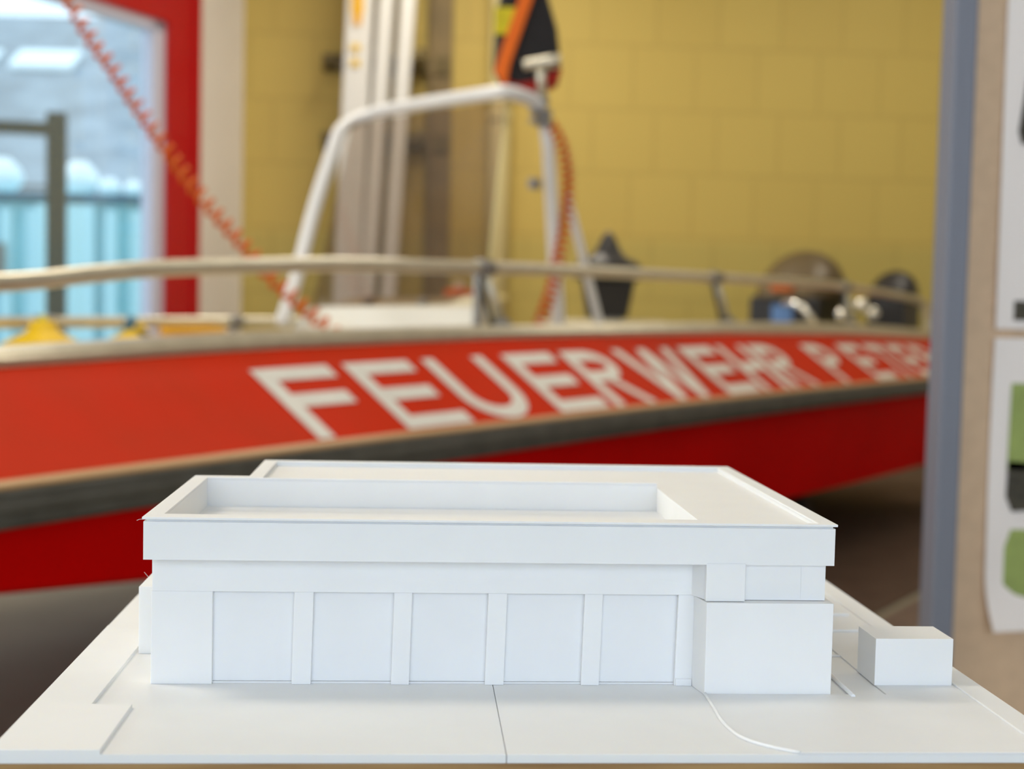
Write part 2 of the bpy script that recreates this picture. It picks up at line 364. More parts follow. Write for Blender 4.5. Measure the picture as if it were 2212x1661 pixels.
# neighbouring building with a big roof
P = cpt(-260, 600, 22); Mx = place(P, radians(-4))
nb = thing('neighbour_building', 'grey building with a large tiled roof beyond the yard', 'building', (P.x, P.y, 0))
b = new(); bx(b, -3, 9, 0, 6, 0, 2.9, Mx); obj('wall', b, M['brickwall'], nb)
b = new()
pr = [(-.4, 2.6), (7, 6.9), (7, 6.7), (-.4, 2.4)]
vs = [[Mx @ Vector((x, p[0], p[1])) for p in pr] for x in (-3.3, 9.3)]
q = [[b.verts.new(p) for p in r_] for r_ in vs]
b.faces.new(q[0]); b.faces.new(list(reversed(q[1])))
for i in range(4): b.faces.new((q[0][i], q[1][i], q[1][(i+1) % 4], q[0][(i+1) % 4]))
obj('roof', b, M['roof'], nb)
for sx0, sx1, sy0, sy1 in ((.45, 1.65, 4.35, 5.05), (-.75, .12, 4.45, 5.05)):  # white patches added for lamp reflections in the gate glass
    b = new(); zz = lambda y: 2.6+(y+.4)*.581
    lo_ = [b.verts.new(Mx @ Vector(p)) for p in ((sx0, sy0, zz(sy0)), (sx1, sy0, zz(sy0)), (sx1, sy1, zz(sy1)), (sx0, sy1, zz(sy1)))]
    hi_ = [b.verts.new(v.co + Vector((0, -.05, .12))) for v in lo_]
    b.faces.new(lo_); b.faces.new(hi_)
    for i in range(4): b.faces.new((lo_[i], lo_[(i+1) % 4], hi_[(i+1) % 4], hi_[i]))
    obj('reflection_patch', b, M['tarp'], nb, .04)

# ------------------------------------------------------------------ things along the back wall
# folded extension ladder hung edge-on beside the wall, leaning slightly
lad = thing('extension_ladder', 'tall folded aluminium extension ladder leaning edge-on at the yellow wall', 'ladder', (-.2, 9.9, 0))
def stile(x_lo, x_hi, w_, y0, y1, name='stile', m=None):
    bb = new(); v = []
    for z, xc in ((0.02, x_lo), (4.35, x_hi)):
        for (dx, yy) in ((-w_/2, y0), (w_/2, y0), (w_/2, y1), (-w_/2, y1)): v.append(bb.verts.new((xc+dx, yy, z)))
    for f in ((3, 2, 1, 0), (4, 5, 6, 7), (0, 1, 5, 4), (1, 2, 6, 5), (2, 3, 7, 6), (3, 0, 4, 7)): bb.faces.new([v[i] for i in f])
    return obj(name, bb, m or M['ladder'], lad, .006)
specs = [(-.42, -.285, .19), (-.29, -.075, .105), (-.135, .085, .105)]
for xl, xh, w_ in specs:
    stile(xl, xh, w_, 9.62, 9.70); stile(xl, xh, w_, 10.12, 10.20)
for k in range(15):
    z = .35+k*.28; f_ = z/4.35
    for xl, xh, w_ in specs:
        xc = xl+(xh-xl)*f_
        bb = new(); tube(bb, [(xc, 9.70, z), (xc, 10.12, z)], .016, 8); obj('rung', bb, M['ladder'], lad)
b = new(); prism(b, [(-.36, 9.60), (-.30, 9.60), (-.30, 9.62), (-.36, 9.62)], 3.20, 3.75); 
obj('yellow_tag', b, M['orange_y'], lad)
b = new(); prism(b, [(-.375, 9.605), (-.285, 9.605), (-.285, 9.62), (-.375, 9.62)], 3.28, 3.75); obj('yellow_tag', b, M['yellow'], lad)
for z in (2.90, 3.01):
    b = new(); bx(b, -.37, -.31, 9.60, 9.62, z, z+.05); obj('yellow_sticker', b, M['yellow'], lad)
# steel brackets
for z, lab in ((3.02, 'upper dark steel wall bracket carrying the ladder'), (2.42, 'lower dark steel wall bracket beside the windscreen corner')):
    t = thing('wall_bracket', lab, 'bracket', (-.3, 10.25, z), 'steel brackets behind the ladder')
    b = new(); bx(b, -.62, .36, 10.21, 10.29, z-.06, z+.07); obj('wall_plate', b, M['steel'], t, .004)
    b = new(); bx(b, -.60, -.54, 9.9, 10.21, z-.05, z+.0); obj('arm', b, M['steel'], t, .004)
    b = new(); bx(b, .10, .17, 9.6, 10.21, z-.05, z+.03); obj('arm', b, M['steel'], t, .004)
# tall brown strip against the wall
b = new(); bx(b, .19, .385, 10.24, 10.29, .02, 4.2); bx(b, .21, .25, 10.20, 10.24, .02, 4.2)
tag(obj('tall_brown_strip', b, M['brown'], None, .005), 'tall narrow brown strip standing against the wall beside the ladder', 'board')
# cream pipe
t = thing('wall_pipe', 'thick cream painted vertical pipe on the yellow wall behind the windscreen', 'pipe', (.75, 10.1, 0))
b = new(); tube(b, [(.755, 10.14, 0.0), (.755, 10.14, ZC)], .085, 24); obj('pipe_run', b, M['pipe'], t)
for z in (1.2, 2.6, 4.0):
    b = new(); tube(b, [(.755, 10.14, z), (.755, 10.14, z+.05)], .098, 24); bx(b, .68, .83, 10.2, 10.3, z, z+.05); obj('pipe_clamp', b, M['pipe'], t)

# ------------------------------------------------------------------ the boat
S0 = Vector((-0.6162557, 1.86178146, 0)); BH = radians(37.3)
e = Vector((sin(BH), cos(BH), 0)); n = Vector((-cos(BH), sin(BH), 0))
def B(t, a, z): return S0 + e*t + n*a + Vector((0, 0, z))
BM = Matrix(((e.x, n.x, 0, S0.x), (e.y, n.y, 0, S0.y), (0, 0, 1, 0), (0, 0, 0, 1)))   # boat frame -> room
def interp(tab, t):
    if t <= tab[0][0]: return tab[0][1]
    for (a, va), (b_, vb) in zip(tab, tab[1:]):
        if t <= b_: return va+(vb-va)*(t-a)/(b_-a)
    return tab[-1][1]
def smooth_tab(tab):
    f = lambda t: (interp(tab, t-.25)+2*interp(tab, t)+interp(tab, t+.25))/4
    return f
z_str = smooth_tab([(-2, .80), (0, .840), (1, .851), (2.5, .858), (4, .861), (7, .850)])
z_knk = smooth_tab([(-2, .98), (.2, 1.035), (1, 1.064), (2.2, 1.084), (3.8, 1.090), (5.3, 1.074), (7, 1.033)])
z_cap = smooth_tab([(-2, 1.01), (.25, 1.070), (1, 1.103), (2.1, 1.116), (3.9, 1.131), (5.4, 1.129), (7.1, 1.078)])
z_chn = smooth_tab([(-2, .78), (-1, .69), (0, .62), (.42, .585), (1.5, .50), (4, .378), (5, .362), (7, .356)])
BEAM = 2.32; T_END = 7.05
OFF = [(-1.9, 1.13), (-1.75, .82), (-1.5, .55), (-1.2, .34), (-.9, .19), (-.6, .09), (-.3, .03), (0, 0), (7.5, 0)]
def off(t): return interp(OFF, t)
TS = [-1.9+0.05*i for i in range(40)] + [.1*i+.1 for i in range(70)]
TS = [t for t in TS if t <= T_END]
boat = thing('rescue_boat', 'red fire brigade boat with white lettering and aluminium hand rail behind the model', 'boat', tuple(B(2.5, 1.16, 0)))
def strip(prof, name, m, ts=TS, far=False, smooth=True, parent=None, close=True):
    """prof(t) -> list of (a, z) section points; swept along the boat"""
    bb = new(); rings = []
    for t in ts:
        ring = [bb.verts.new(B(t, (BEAM-a) if far else a, z)) for a, z in prof(t)]
        rings.append(ring)
    k = len(rings[0])
    for i in range(len(rings)-1):
        for j in range(k if close else k-1):
            f = bb.faces.new((rings[i][j], rings[i][(j+1) % k], rings[i+1][(j+1) % k], rings[i+1][j])); f.smooth = smooth
    if close: bb.faces.new(rings[0]); bb.faces.new(list(reversed(rings[-1])))
    return obj(name, bb, m, parent or boat)
def inn(t, w): return min(off(t)+w, BEAM/2-.001)
# deck band carrying the lettering
def deck(t):
    o = off(t); return [(inn(t, 0), z_str(t)), (inn(t, .32), z_knk(t)), (inn(t, .32), z_knk(t)-.03), (inn(t, .0), z_str(t)-.03)]
FZ = -.13                               # the far side sits lower
def deck_far(t):
    return [(a, z+FZ*.8) for a, z in deck(t)]
strip(deck, 'side_deck', M['red'], smooth=False)
strip(deck_far, 'side_deck', M['red'], far=True, smooth=False)
# rub rail of ribbed rubber
def rub(t):
    o = off(t); z = z_str(t)
    pr = [(.01, -.088), (-.02, -.085), (-.034, -.072), (-.026, -.064), (-.038, -.052), (-.038, -.036), (-.030, -.030), (-.036, -.020), (-.028, -.010), (.01, -.010)]
    return [(inn(t, a), z+dz) for a, dz in pr]
strip(rub, 'rubbing_strake', M['rubber']); strip(lambda t: [(a, z+FZ*.8) for a, z in rub(t)], 'rubbing_strake', M['rubber'], far=True)
def trm(t):
    z = z_str(t); return [(inn(t, a), z+dz) for a, dz in ((-.028, -.010), (-.028, -.002), (-.004, .003), (.012, .004), (.012, -.010))]
strip(trm, 'trim_strip', M['trim'])
# hull below
def hull(t):
    z = z_str(t)-.085; zc = z_chn(t); kl = zc-.10 if t > 0 else zc-.10*max(0., 1+t/1.9)
    return [(inn(t, .005), z+.04), (inn(t, .03), z), (inn(t, .10), zc), (inn(t, .14), zc-.015), (BEAM/2, max(kl, .12))]
def hull_full():
    bb = new(); rings = []
    for t in TS:
        h = hull(t); far_ = [(BEAM-a, z+(FZ*.8 if i < 2 else FZ*.4 if i < 4 else 0)) for i, (a, z) in enumerate(h)][::-1][1:]
        rings.append([bb.verts.new(B(t, a, z)) for a, z in h+far_])
    for i in range(len(rings)-1):
        for j in range(len(rings[0])-1): bb.faces.new((rings[i][j], rings[i][j+1], rings[i+1][j+1], rings[i+1][j]))
    bb.faces.new(rings[-1])
    return obj('hull', bb, M['hull'], boat)
hull_full()
# gunwale cap: two stepped aluminium ledges
def cap(t):
    zk, zc = z_knk(t), z_cap(t)
    return [(inn(t, .312), zk-.01), (inn(t, .308), zk+.012), (inn(t, .318), zk+.020), (inn(t, .318), zc-.008), (inn(t, .328), zc), (inn(t, .40), zc), (inn(t, .41), zc-.01), (inn(t, .41), zk-.06), (inn(t, .33), zk-.06)]
strip(cap, 'gunwale_cap', M['alu'], smooth=False)
strip(lambda t: [(a, z+FZ) for a, z in cap(t)], 'gunwale_cap', M['alu'], far=True, smooth=False)
# inner sides and cockpit sole
def liner(t):
    return [(inn(t, .335), z_knk(t)-.05), (inn(t, .36), .62), (inn(t, .34), .60), (inn(t, .31), z_knk(t)-.05)]
strip(liner, 'inner_side', M['cream'], smooth=False); strip(lambda t: [(a, z+(FZ if z > .7 else 0)) for a, z in liner(t)], 'inner_side', M['cream'], far=True, smooth=False)
bb = new(); L_ = [B(t, inn(t, .35), .61) for t in TS]; R_ = [B(t, BEAM-inn(t, .35), .61) for t in TS]
lv = [bb.verts.new(p) for p in L_]; rv = [bb.verts.new(p) for p in R_]
for i in range(len(TS)-1): bb.faces.new((lv[i], lv[i+1], rv[i+1], rv[i]))
cs_ = obj('cockpit_sole', bb, M['cream'], boat); md_ = cs_.modifiers.new('thickness', 'SOLIDIFY'); md_.thickness = .02
bb = new(); bx(bb, T_END-.03, T_END+.02, .12, BEAM-.12, .40, .93, BM); obj('transom', bb, M['red'], boat, .01)

# hand rail on the near side
rail_ctrl = [(-1.5, 1.16, 1.04), (-1.3, .85, 1.10), (-.7, .58, 1.15), (-.2, .47, 1.185), (.31, .42, 1.210), (.56, .42, 1.236), (.77, .42, 1.256), (1.09, .42, 1.274), (1.46, .42, 1.290), (2.1, .42, 1.304), (2.6, .42, 1.312), (3.7, .42, 1.321), (4.6, .42, 1.324), (5.3, .42, 1.322), (6.1, .42, 1.300), (6.85, .42, 1.262), (6.97, .415, 1.20), (7.0, .41, 1.07)]
RP = smooth_path([B(*p) for p in rail_ctrl], 8)
rr = []
for p in RP:
    rr.append(.0215)
bb = new(); tube(bb, RP, rr, 18); rail = obj('hand_rail', bb, M['alu'], boat)
def stanchion(t, zt, t2, lean_dark=True):
    zb = z_cap(t2)
    bb = new(); tube(bb, [B(t2, .385, zb-.004), B((t+t2)/2, .40, (zt+zb)/2), B(t, .42, zt-.01)], [.017, .015, .015], 12)
    st = obj('stanchion', bb, M['alu'], boat)
    bb = new(); tube(bb, [B(t-.04, .42, zt), B(t+.04, .42, zt)], .028, 16); obj('rail_clamp', bb, M['alu_dark'], st)
    bb = new(); lathe(bb, [(.034, -.002), (.034, .010), (.020, .022)], B(t2, .385, zb)); obj('foot_flange', bb, M['alu_dark'], st)
    bb = new(); tube(bb, [B(t2-.035, .40, zb), B(t-.03, .42, zt-.012)], .008, 10); obj('brace', bb, M['black'], st)
stanchion(2.16, 1.304, 2.22); stanchion(3.93, 1.322, 4.0); stanchion(5.55, 1.318, 5.56); stanchion(.2, 1.205, .2)
# rail on the far side
frp = [B(-1.3, 1.45, .98), B(-.4, 1.75, 1.04), B(.6, 1.86, 1.075), B(1.4, 1.9, 1.086), B(2.0, 1.9, 1.089), B(2.6, 1.9, 1.092), B(3.4, 1.9, 1.09), B(3.9, 1.9, 1.06), B(4.05, 1.9, 1.0)]
bb = new(); tube(bb, smooth_path(frp, 8), .021, 14); obj('hand_rail', bb, M['alu'], boat)
for t_, z_ in ((1.58, 1.086), (2.52, 1.091), (3.4, 1.089), (.4, 1.07)):
    bb = new(); tube(bb, [B(t_, 1.9, z_cap(t_)+FZ-.01), B(t_, 1.9, z_)], .016, 10); s_ = obj('stanchion', bb, M['alu_dark'], boat)
    bb = new(); tube(bb, [B(t_-.035, 1.9, z_), B(t_+.035, 1.9, z_)], .027, 12); obj('rail_clamp', bb, M['alu_dark'], s_)

# lettering
ST = .18      # stroke thickness as a share of the letter height
LH, LA0 = .235, .009
def arc(cx, cy_, rx, ry, a0, a1, k=10): return [(cx+rx*cos(radians(a0+(a1-a0)*i/k)), cy_+ry*sin(radians(a0+(a1-a0)*i/k))) for i in range(k+1)]
def ring_strip(o_, i_): return [[o_[k], o_[k+1], i_[k+1], i_[k]] for k in range(len(o_)-1)]
def R_(x0, x1, y0, y1): return [[(x0, y0), (x1, y0), (x1, y1), (x0, y1)]]
sx = .057      # stroke width along the boat in metres
def glyph(c):
    s = ST; q = sx
    if c == 'F': return R_(0, q, 0, 1) + R_(q, .285, 1-s, 1) + R_(q, .26, .44, .44+s)
    if c == 'E': return R_(0, q, 0, 1) + R_(q, .28, 1-s, 1) + R_(q, .265, .42, .42+s) + R_(q, .295, 0, s)
    if c == 'H': return R_(0, q, 0, 1) + R_(.265-q, .265, 0, 1) + R_(q, .265-q, .43, .43+s)
    if c == 'T': return R_(0, .27, 1-s, 1) + R_(.135-q/2, .135+q/2, 0, 1-s)
    if c == 'U':
        w_ = .305; o_ = arc(w_/2, .42, w_/2, .42, 180, 360, 16); i_ = arc(w_/2, .42, w_/2-q, .42-s, 180, 360, 16)
        return R_(0, q, .42, 1) + R_(w_-q, w_, .42, 1) + ring_strip(o_, i_)
    if c in 'RP':
        w_ = .27; o_ = arc(w_-.13, .72, .13, .28, 90, -90, 12); i_ = arc(w_-.13, .72, .13-q, .28-s, 90, -90, 12)
        g = R_(0, q, 0, 1) + R_(q, w_-.13, 1-s, 1) + R_(q, w_-.13, .44, .44+s) + ring_strip(o_, i_)
        if c == 'R': g += [[(.125, .44), (.178, .44), (.28, 0), (.225, 0)]]
        return g
    if c == 'W':
        w_ = .44; q2 = q*1.05
        return [[(0, 1), (q2, 1), (.125+q2*.55, 0), (.125-q2*.45, 0)], [(.22-q2/2, 1), (.22+q2/2, 1), (.125+q2*.55, 0), (.125-q2*.45, 0)],
                [(.22-q2/2, 1), (.22+q2/2, 1), (.315+q2*.45, 0), (.315-q2*.55, 0)], [(w_-q2, 1), (w_, 1), (.315+q2*.45, 0), (.315-q2*.55, 0)]]
def deck_pt(t, a):
    f_ = a/.32; z = z_str(t)*(1-f_)+z_knk(t)*f_
    return B(t, a-.0012, z+.0022)
for c, t0 in zip('FEUERWEHRPETER', [.893, 1.24, 1.59, 2.0, 2.345, 2.70, 3.22, 3.56, 3.87, 4.47, 4.93, 5.30, 5.65, 6.01]):
    bb = new()
    for poly in glyph(c):
        # split tall polygons so that they follow the deck
        vs_ = [bb.verts.new(deck_pt(t0+u, LA0+v*LH)) for u, v in poly]; bb.faces.new(vs_)
    obj('letter', bb, M['letter'], boat)

# windscreen: white tube arch, acrylic pane and moulded foot
ws = new(); bx(ws, 0, 0.001, 0, .001, 0, .001)
ws.clear()
foot = new()
# moulded foot: lower upright face and sloping shelf
def quadbox(bmx, pts8):
    v = [bmx.verts.new(p) for p in pts8]
    for f in ((0, 3, 2, 1), (4, 5, 6, 7), (0, 1, 5, 4), (1, 2, 6, 5), (2, 3, 7, 6), (3, 0, 4, 7)): bmx.faces.new([v[i] for i in f])
quadbox(foot, [B(2.42, .655, .95), B(2.20, 1.42, .95), B(2.28, 1.42, .95), B(2.50, .655, .95), B(2.46, .655, 1.176), B(2.36, 1.36, 1.163), B(2.42, 1.36, 1.163), B(2.54, .655, 1.176)])
wsf = obj('windscreen_foot', foot, M['white'], boat, .008)
bb = new()
quadbox(bb, [B(2.47, .66, 1.177), B(2.40, 1.30, 1.165), B(2.44, 1.30, 1.165), B(2.54, .66, 1.177), B(2.50, .66, 1.216), B(2.52, 1.28, 1.196), B(2.55, 1.28, 1.196), B(2.56, .66, 1.216)])
obj('sloping_shelf', bb, M['cream'], wsf, .004)
for (t_, a_) in ((2.44, 1.14), (2.46, .90)):
    bb = new(); tube(bb, [B(t_-.01, a_, 1.185), B(t_+.03, a_, 1.195)], .013, 12); obj('fastening_knob', bb, M['alu_dark'], wsf)
bb = new(); bx(bb, 2.435, 2.47, .635, .655, 1.08, 1.32, BM); obj('edge_post', bb, M['alu_dark'], wsf, .003)
arch = [B(2.80, .62, 1.925), B(2.74, .635, 1.945), B(2.65, .66, 1.956), B(2.62, .72, 1.953), B(2.64, 1.0, 1.942), B(2.66, 1.22, 1.930), B(2.645, 1.30, 1.915), B(2.60, 1.352, 1.885), B(2.545, 1.37, 1.845), B(2.50, 1.37, 1.76), B(2.40, 1.37, 1.534), B(2.303, 1.37, 1.268), B(2.225, 1.37, 1.09)]
bb = new(); tube(bb, smooth_path(arch, 8), .027, 16); obj('windscreen_frame', bb, M['white_tube'], boat)
bb = new()
quadbox(bb, [B(2.36, 1.34, 1.16), B(2.51, .66, 1.19), B(2.516, .66, 1.19), B(2.366, 1.34, 1.16), B(2.56, 1.33, 1.87), B(2.655, .68, 1.93), B(2.661, .68, 1.93), B(2.566, 1.33, 1.87)])
obj('windscreen_pane', bb, M['windscreen'], boat)
bb = new(); tube(bb, [B(2.515, .655, 1.19), B(2.66, .675, 1.93)], .007, 8); obj('pane_edge_trim', bb, M['pipe'], boat)
# helm console behind the windscreen, mostly below the gunwale line
bb = new(); bx(bb, 2.56, 3.2, .72, 1.32, .61, 1.06, BM); obj('helm_console', bb, M['white'], boat, .03)
# mast with T-shaped light fitting
mast = new(); tube(mast, [B(2.98, .62, .61), B(2.96, .62, 1.13), B(2.86, .62, 1.78), B(2.82, .62, 1.90)], [.027, .027, .024, .022], 16)
ms = obj('mast', mast, M['white_tube'], boat)
bb = new(); tube(bb, [B(2.82, .62, 1.90), B(2.80, .62, 2.02), B(2.79, .62, 2.07)], [.016, .017, .022], 14); obj('mast_top', bb, M['alu'], ms)
rv_ = Vector((cos(yaw), -sin(yaw), 0)); mt = B(2.79, .62, 2.085)
bb = new(); tube(bb, [mt - rv_*.062 + Vector((0, 0, -.012)), mt - rv_*.03 + Vector((0, 0, -.004)), mt, mt + rv_*.04 + Vector((0, 0, .004)), mt + rv_*.075 + Vector((0, 0, .006))], [.020, .018, .020, .026, .026], 16)
obj('cross_fitting', bb, M['alu'], ms)
for z_, r_ in ((1.90, .036), (1.945, .030), (1.865, .030)):
    bb = new(); tube(bb, [B(2.815+(1.9-z_)*.3, .62, z_-.012), B(2.815+(1.9-z_)*.3, .62, z_+.012)], r_, 16); bx(bb, 2.74, 2.84, .61, .63, z_-.01, z_+.01, BM); obj('mast_clamp', bb, M['alu_dark'], ms)
bb = new(); bx(bb, 2.79, 2.84, .635, .665, 1.62, 1.66, BM); obj('cable_cleat', bb, M['alu_dark'], ms, .003)
bb = new(); tube(bb, [B(3.0, .62, 1.62), B(3.09, .60, 1.4), B(3.19, .57, 1.125), B(3.28, .55, .80), B(3.3, .55, .61)], .0165, 12); obj('mast_stay', bb, M['white_tube'], boat)

# outboard motors at the stern
def outboard(t, a, zt, L, W, Hh, label, m, small=False):
    bb = new()
    # cowling: rounded, rising towards the stern
    N, K = 18, 16; rings = []
    for i in range(N+1):
        u = i/N; x = t - L/2 + L*u
        hh = Hh*max(0.02, sin(pi*min(.97, (u*.95+.03)**1.35)))**.72; ww = W/2*(max(0.0, sin(pi*(u*.86+.07)))**.45)
        ring = []
        for k in range(K+1):
            an = pi*k/K
            ring.append(bb.verts.new(B(x, a+ww*cos(an), zt-Hh+hh*sin(an)**.8)))
        rings.append(ring)
    for i in range(N):
        for k in range(K):
            f = bb.faces.new((rings[i][k], rings[i][k+1], rings[i+1][k+1], rings[i+1][k])); f.smooth = True
    for i in range(N): bb.faces.new((rings[i][0], rings[i+1][0], rings[i+1][K], rings[i][K]))
    bb.faces.new(rings[0]); bb.faces.new(rings[-1])
    om = obj('outboard_cowling', bb, m, boat)
    bb = new(); prism(bb, [(t-L*.46, a-W*.42), (t+L*.46, a-W*.42), (t+L*.46, a+W*.42), (t-L*.46, a+W*.42)], zt-Hh-.22, zt-Hh+.01, BM); obj('motor_pan', bb, M['black'], om, .02)
    bb = new(); prism(bb, [(t-.02, a-.07), (t+.2, a-.07), (t+.2, a+.07), (t-.02, a+.07)], zt-Hh-.75, zt-Hh-.2, BM); obj('motor_leg', bb, M['black'], om, .02)
    return om
om = outboard(7.08, 1.27, 1.585, .68, .56, .32, 'main', M['cowl_reflect'])
bb = new(); bx(bb, 6.752, 6.757, 1.20, 1.34, 1.06, 1.22, BM); obj('blue_reflection', bb, M['blue'], om)  # blue reflection on the motor painted as a flat patch
bb = new(); tube(bb, smooth_path([B(6.75, 1.26, 1.235), B(6.71, 1.18, 1.235), B(6.69, 1.10, 1.20), B(6.70, 1.05, 1.14), B(6.75, 1.03, 1.10)], 6), .022, 10); obj('reflection_arc', bb, M['glint_chrome'], om)  # chrome arc added for the white reflection on the motor
bb = new(); tube(bb, [B(6.775, 1.35, 1.33), B(6.765, 1.2, 1.33)], .03, 14); obj('orange_sticker', bb, M['orange'], om)
for (t_, a_, z_) in ((6.72, .86, 1.17), (6.78, .76, 1.23), (6.82, .70, 1.18)):
    bb = new(); lathe(bb, [(.006, -.045), (.032, -.03), (.044, 0), (.032, .03), (.006, .045)], B(t_, a_, z_), 16); bx(bb, t_-.01, 7.0, a_-.008, a_+.008, z_-.01, z_+.01, BM); obj('glint_knob', bb, M['glint_chrome'], om)  # chrome balls added to give bright highlight discs near the rail
bb = new(); tube(bb, [B(6.78, .9, 1.05), B(6.78, .6, 1.05)], .02, 10); bx(bb, 6.7, 7.02, .58, 1.22, 1.02, 1.1, BM); obj('motor_bracket', bb, M['alu_dark'], om, .01)
outboard(7.28, .72, 1.46, .36, .30, .17, 'auxiliary', M['black'])

# low dolly under the boat
tr = thing('boat_dolly', 'low dull grey wheeled dolly carrying the red hull', 'dolly', tuple(B(4.0, 1.16, 0)))
for a_ in (.89, 1.43):
    bb = new(); bx(bb, 2.75, 5.5, a_-.04, a_+.04, .14, .20, BM); obj('chassis_beam', bb, M['galv'], tr, .006)
for t_ in (3.0, 4.0, 5.0):
    bb = new(); bx(bb, t_-.03, t_+.03, .60, 1.72, .10, .14, BM); obj('cross_member', bb, M['galv'], tr, .005)
for t_ in (3.3, 4.7):
    for a_ in (.70, 1.62):
        zz = (z_chn(t_)-.015) - .085*(.70-.14)/1.02 - .012
        bb = new(); bx(bb, t_-.35, t_+.35, a_-.05, a_+.05, zz-.05, zz, BM); bx(bb, t_-.35, t_+.35, a_-.03, a_+.03, .14, zz-.04, BM); obj('hull_support', bb, M['galv'], tr, .008)
for t_ in (3.0, 5.0):
    bb = new(); tube(bb, [B(t_, .45, .125), B(t_, 1.87, .125)], .02, 12); obj('axle', bb, M['galv'], tr)
    for a_ in (.42, 1.90):
        prof = [(.05, -.03), (.105, -.035), (.122, -.025), (.125, 0), (.122, .025), (.105, .035), (.05, .03)]
        Mw = Matrix.Translation(B(t_, a_, .126)) @ Matrix.Rotation(pi/2-BH, 4, 'Z') @ Matrix.Rotation(pi/2, 4, 'X')
        bb = new(); lathe(bb, prof, (0, 0, 0), 32, Mw); wh = obj('wheel', bb, M['tyre'], tr)
        bb = new(); lathe(bb, [(.015, -.038), (.052, -.034), (.052, .034), (.015, .038)], (0, 0, 0), 24, Mw); obj('wheel_rim', bb, M['galv'], wh)

# yellow buoys and gear on the far rail
def buoy(t, a, label, sc=1.0):
    th_ = thing('yellow_buoy', label, 'buoy', tuple(B(t, a, .80)), 'yellow buoys on the far rail')
    bb = new(); prof = [(.03, -.24), (.11, -.20), (.135, -.10), (.130, -.03), (.118, .0), (.085, .018), (.055, .032), (.038, .05), (.036, .07)]
    lathe(bb, [(r_*sc, z_*sc) for r_, z_ in prof], B(t, a, 1.016)); obj('float_body', bb, M['yellow'], th_)
    return th_
b1 = buoy(1.50, 1.80, 'yellow bell-shaped buoy hanging at the far rail, nearest the left frame edge', 1.15)
bb = new(); lathe(bb, [(.036, 0), (.036, .022), (.012, .03), (.012, .045)], B(1.50, 1.80, 1.07)); obj('neck_cap', bb, M['fabric_yellow'], b1)
b2 = buoy(1.91, 1.80, 'yellow buoy with a dark blue knob and a brown shadow stripe at the far rail', 1.0)
bb = new(); lathe(bb, [(.020, 0), (.028, .02), (.024, .045), (.012, .06)], B(1.89, 1.80, 1.052)); obj('dark_knob', bb, M['tarp_blue'], b2)
bb = new(); tube(bb, smooth_path([B(1.86, 1.66, .98), B(1.885, 1.685, 1.03), B(1.89, 1.77, 1.065)], 5), .010, 8); obj('shadow_stripe', bb, M['steel'], b2)  # brown tube put where a shadow stripe crosses the buoy
bb = new(); bx(bb, 2.10, 2.42, 1.84, 1.888, .985, 1.074, BM); bx(bb, 2.10, 2.42, 1.83, 1.91, .96, .99, BM)
tag(obj('throw_bag', bb, M['orange_y'], None, .012), 'flat amber yellow rescue bag on the far gunwale in front of the red gate', 'bag')

# storage box and black lantern on it
bb = new(); bx(bb, 4.25, 4.85, 1.10, 1.55, .61, 1.118, BM); tag(obj('storage_box', bb, M['cream'], None, .02), 'cream storage box standing in the boat under the black lantern', 'box')
Ml = Matrix.Translation(B(4.54, 1.3, 1.118)) @ Matrix.Rotation(radians(-5), 4, 'Z') @ Matrix.Scale(1.22, 4, (1, 0, 0)) @ Matrix.Scale(1.22, 4, (0, 1, 0))
ln = thing('work_lantern', 'black lantern with a pointed top standing in the boat behind the rail', 'lantern', tuple(B(4.54, 1.3, 1.118)))
bb = new(); v0 = .082; v1 = .108
quadbox(bb, [Ml @ Vector(p) for p in ((-v0, -v0, .012), (v0, -v0, .012), (v0, v0, .012), (-v0, v0, .012), (-v1, -v1, .20), (v1, -v1, .20), (v1, v1, .20), (-v1, v1, .20))]); obj('lantern_body', bb, M['black'], ln, .012)
bb = new(); quadbox(bb, [Ml @ Vector(p) for p in ((-.06, -.06, 0), (.06, -.06, 0), (.06, .06, 0), (-.06, .06, 0), (-.06, -.06, .02), (.06, -.06, .02), (.06, .06, .02), (-.06, .06, .02))]); obj('lantern_foot', bb, M['alu_dark'], ln)
bb = new(); lathe(bb, [(.135, .20), (.140, .27), (.125, .295), (.082, .315), (.056, .345), (.040, .385), (.026, .42), (.008, .445)], (0, 0, 0), 24, Ml); obj('pointed_cap', bb, M['black'], ln)
# small red fuel can behind the windscreen
Mr = BM
t = thing('fuel_can', 'small red can standing behind the windscreen foot', 'can', tuple(B(2.95, 1.12, 1.06)))
bb = new(); bx(bb, 2.90, 3.02, 1.05, 1.13, 1.06, 1.245, Mr); obj('can_body', bb, M['fabric_orange'], t, .015)
bb = new(); tube(bb, [B(2.96, 1.09, 1.245), B(2.96, 1.09, 1.27)], .02, 12); obj('can_cap', bb, M['white'], t)

# coiled orange hoses
def coil(path, r, pitch, wire, name, label, cat, m=None):
    P_ = smooth_path(path, 24); pts = []; s = 0; prev = None
    L_ = [0]
    for a_, b_ in zip(P_, P_[1:]): L_.append(L_[-1]+(b_-a_).length)
    tot = L_[-1]; n_ = int(tot/pitch*10); j = 0; u = None
    for i in range(n_+1):
        s = tot*i/n_
        while j < len(L_)-2 and L_[j+1] < s: j += 1
        f_ = (s-L_[j])/max(1e-9, L_[j+1]-L_[j]); p = P_[j].lerp(P_[j+1], f_); d = (P_[j+1]-P_[j]).normalized()
        if u is None: u = d.cross(Vector((0, 1, 0))).normalized()
        u = (u-d*u.dot(d)).normalized(); v = d.cross(u); an = 2*pi*s/pitch
        pts.append(p+r*(cos(an)*u+sin(an)*v))
    bb = new(); tube(bb, pts, wire, 6); o = obj(name, bb, m or M['orange']); return tag(o, label, cat)
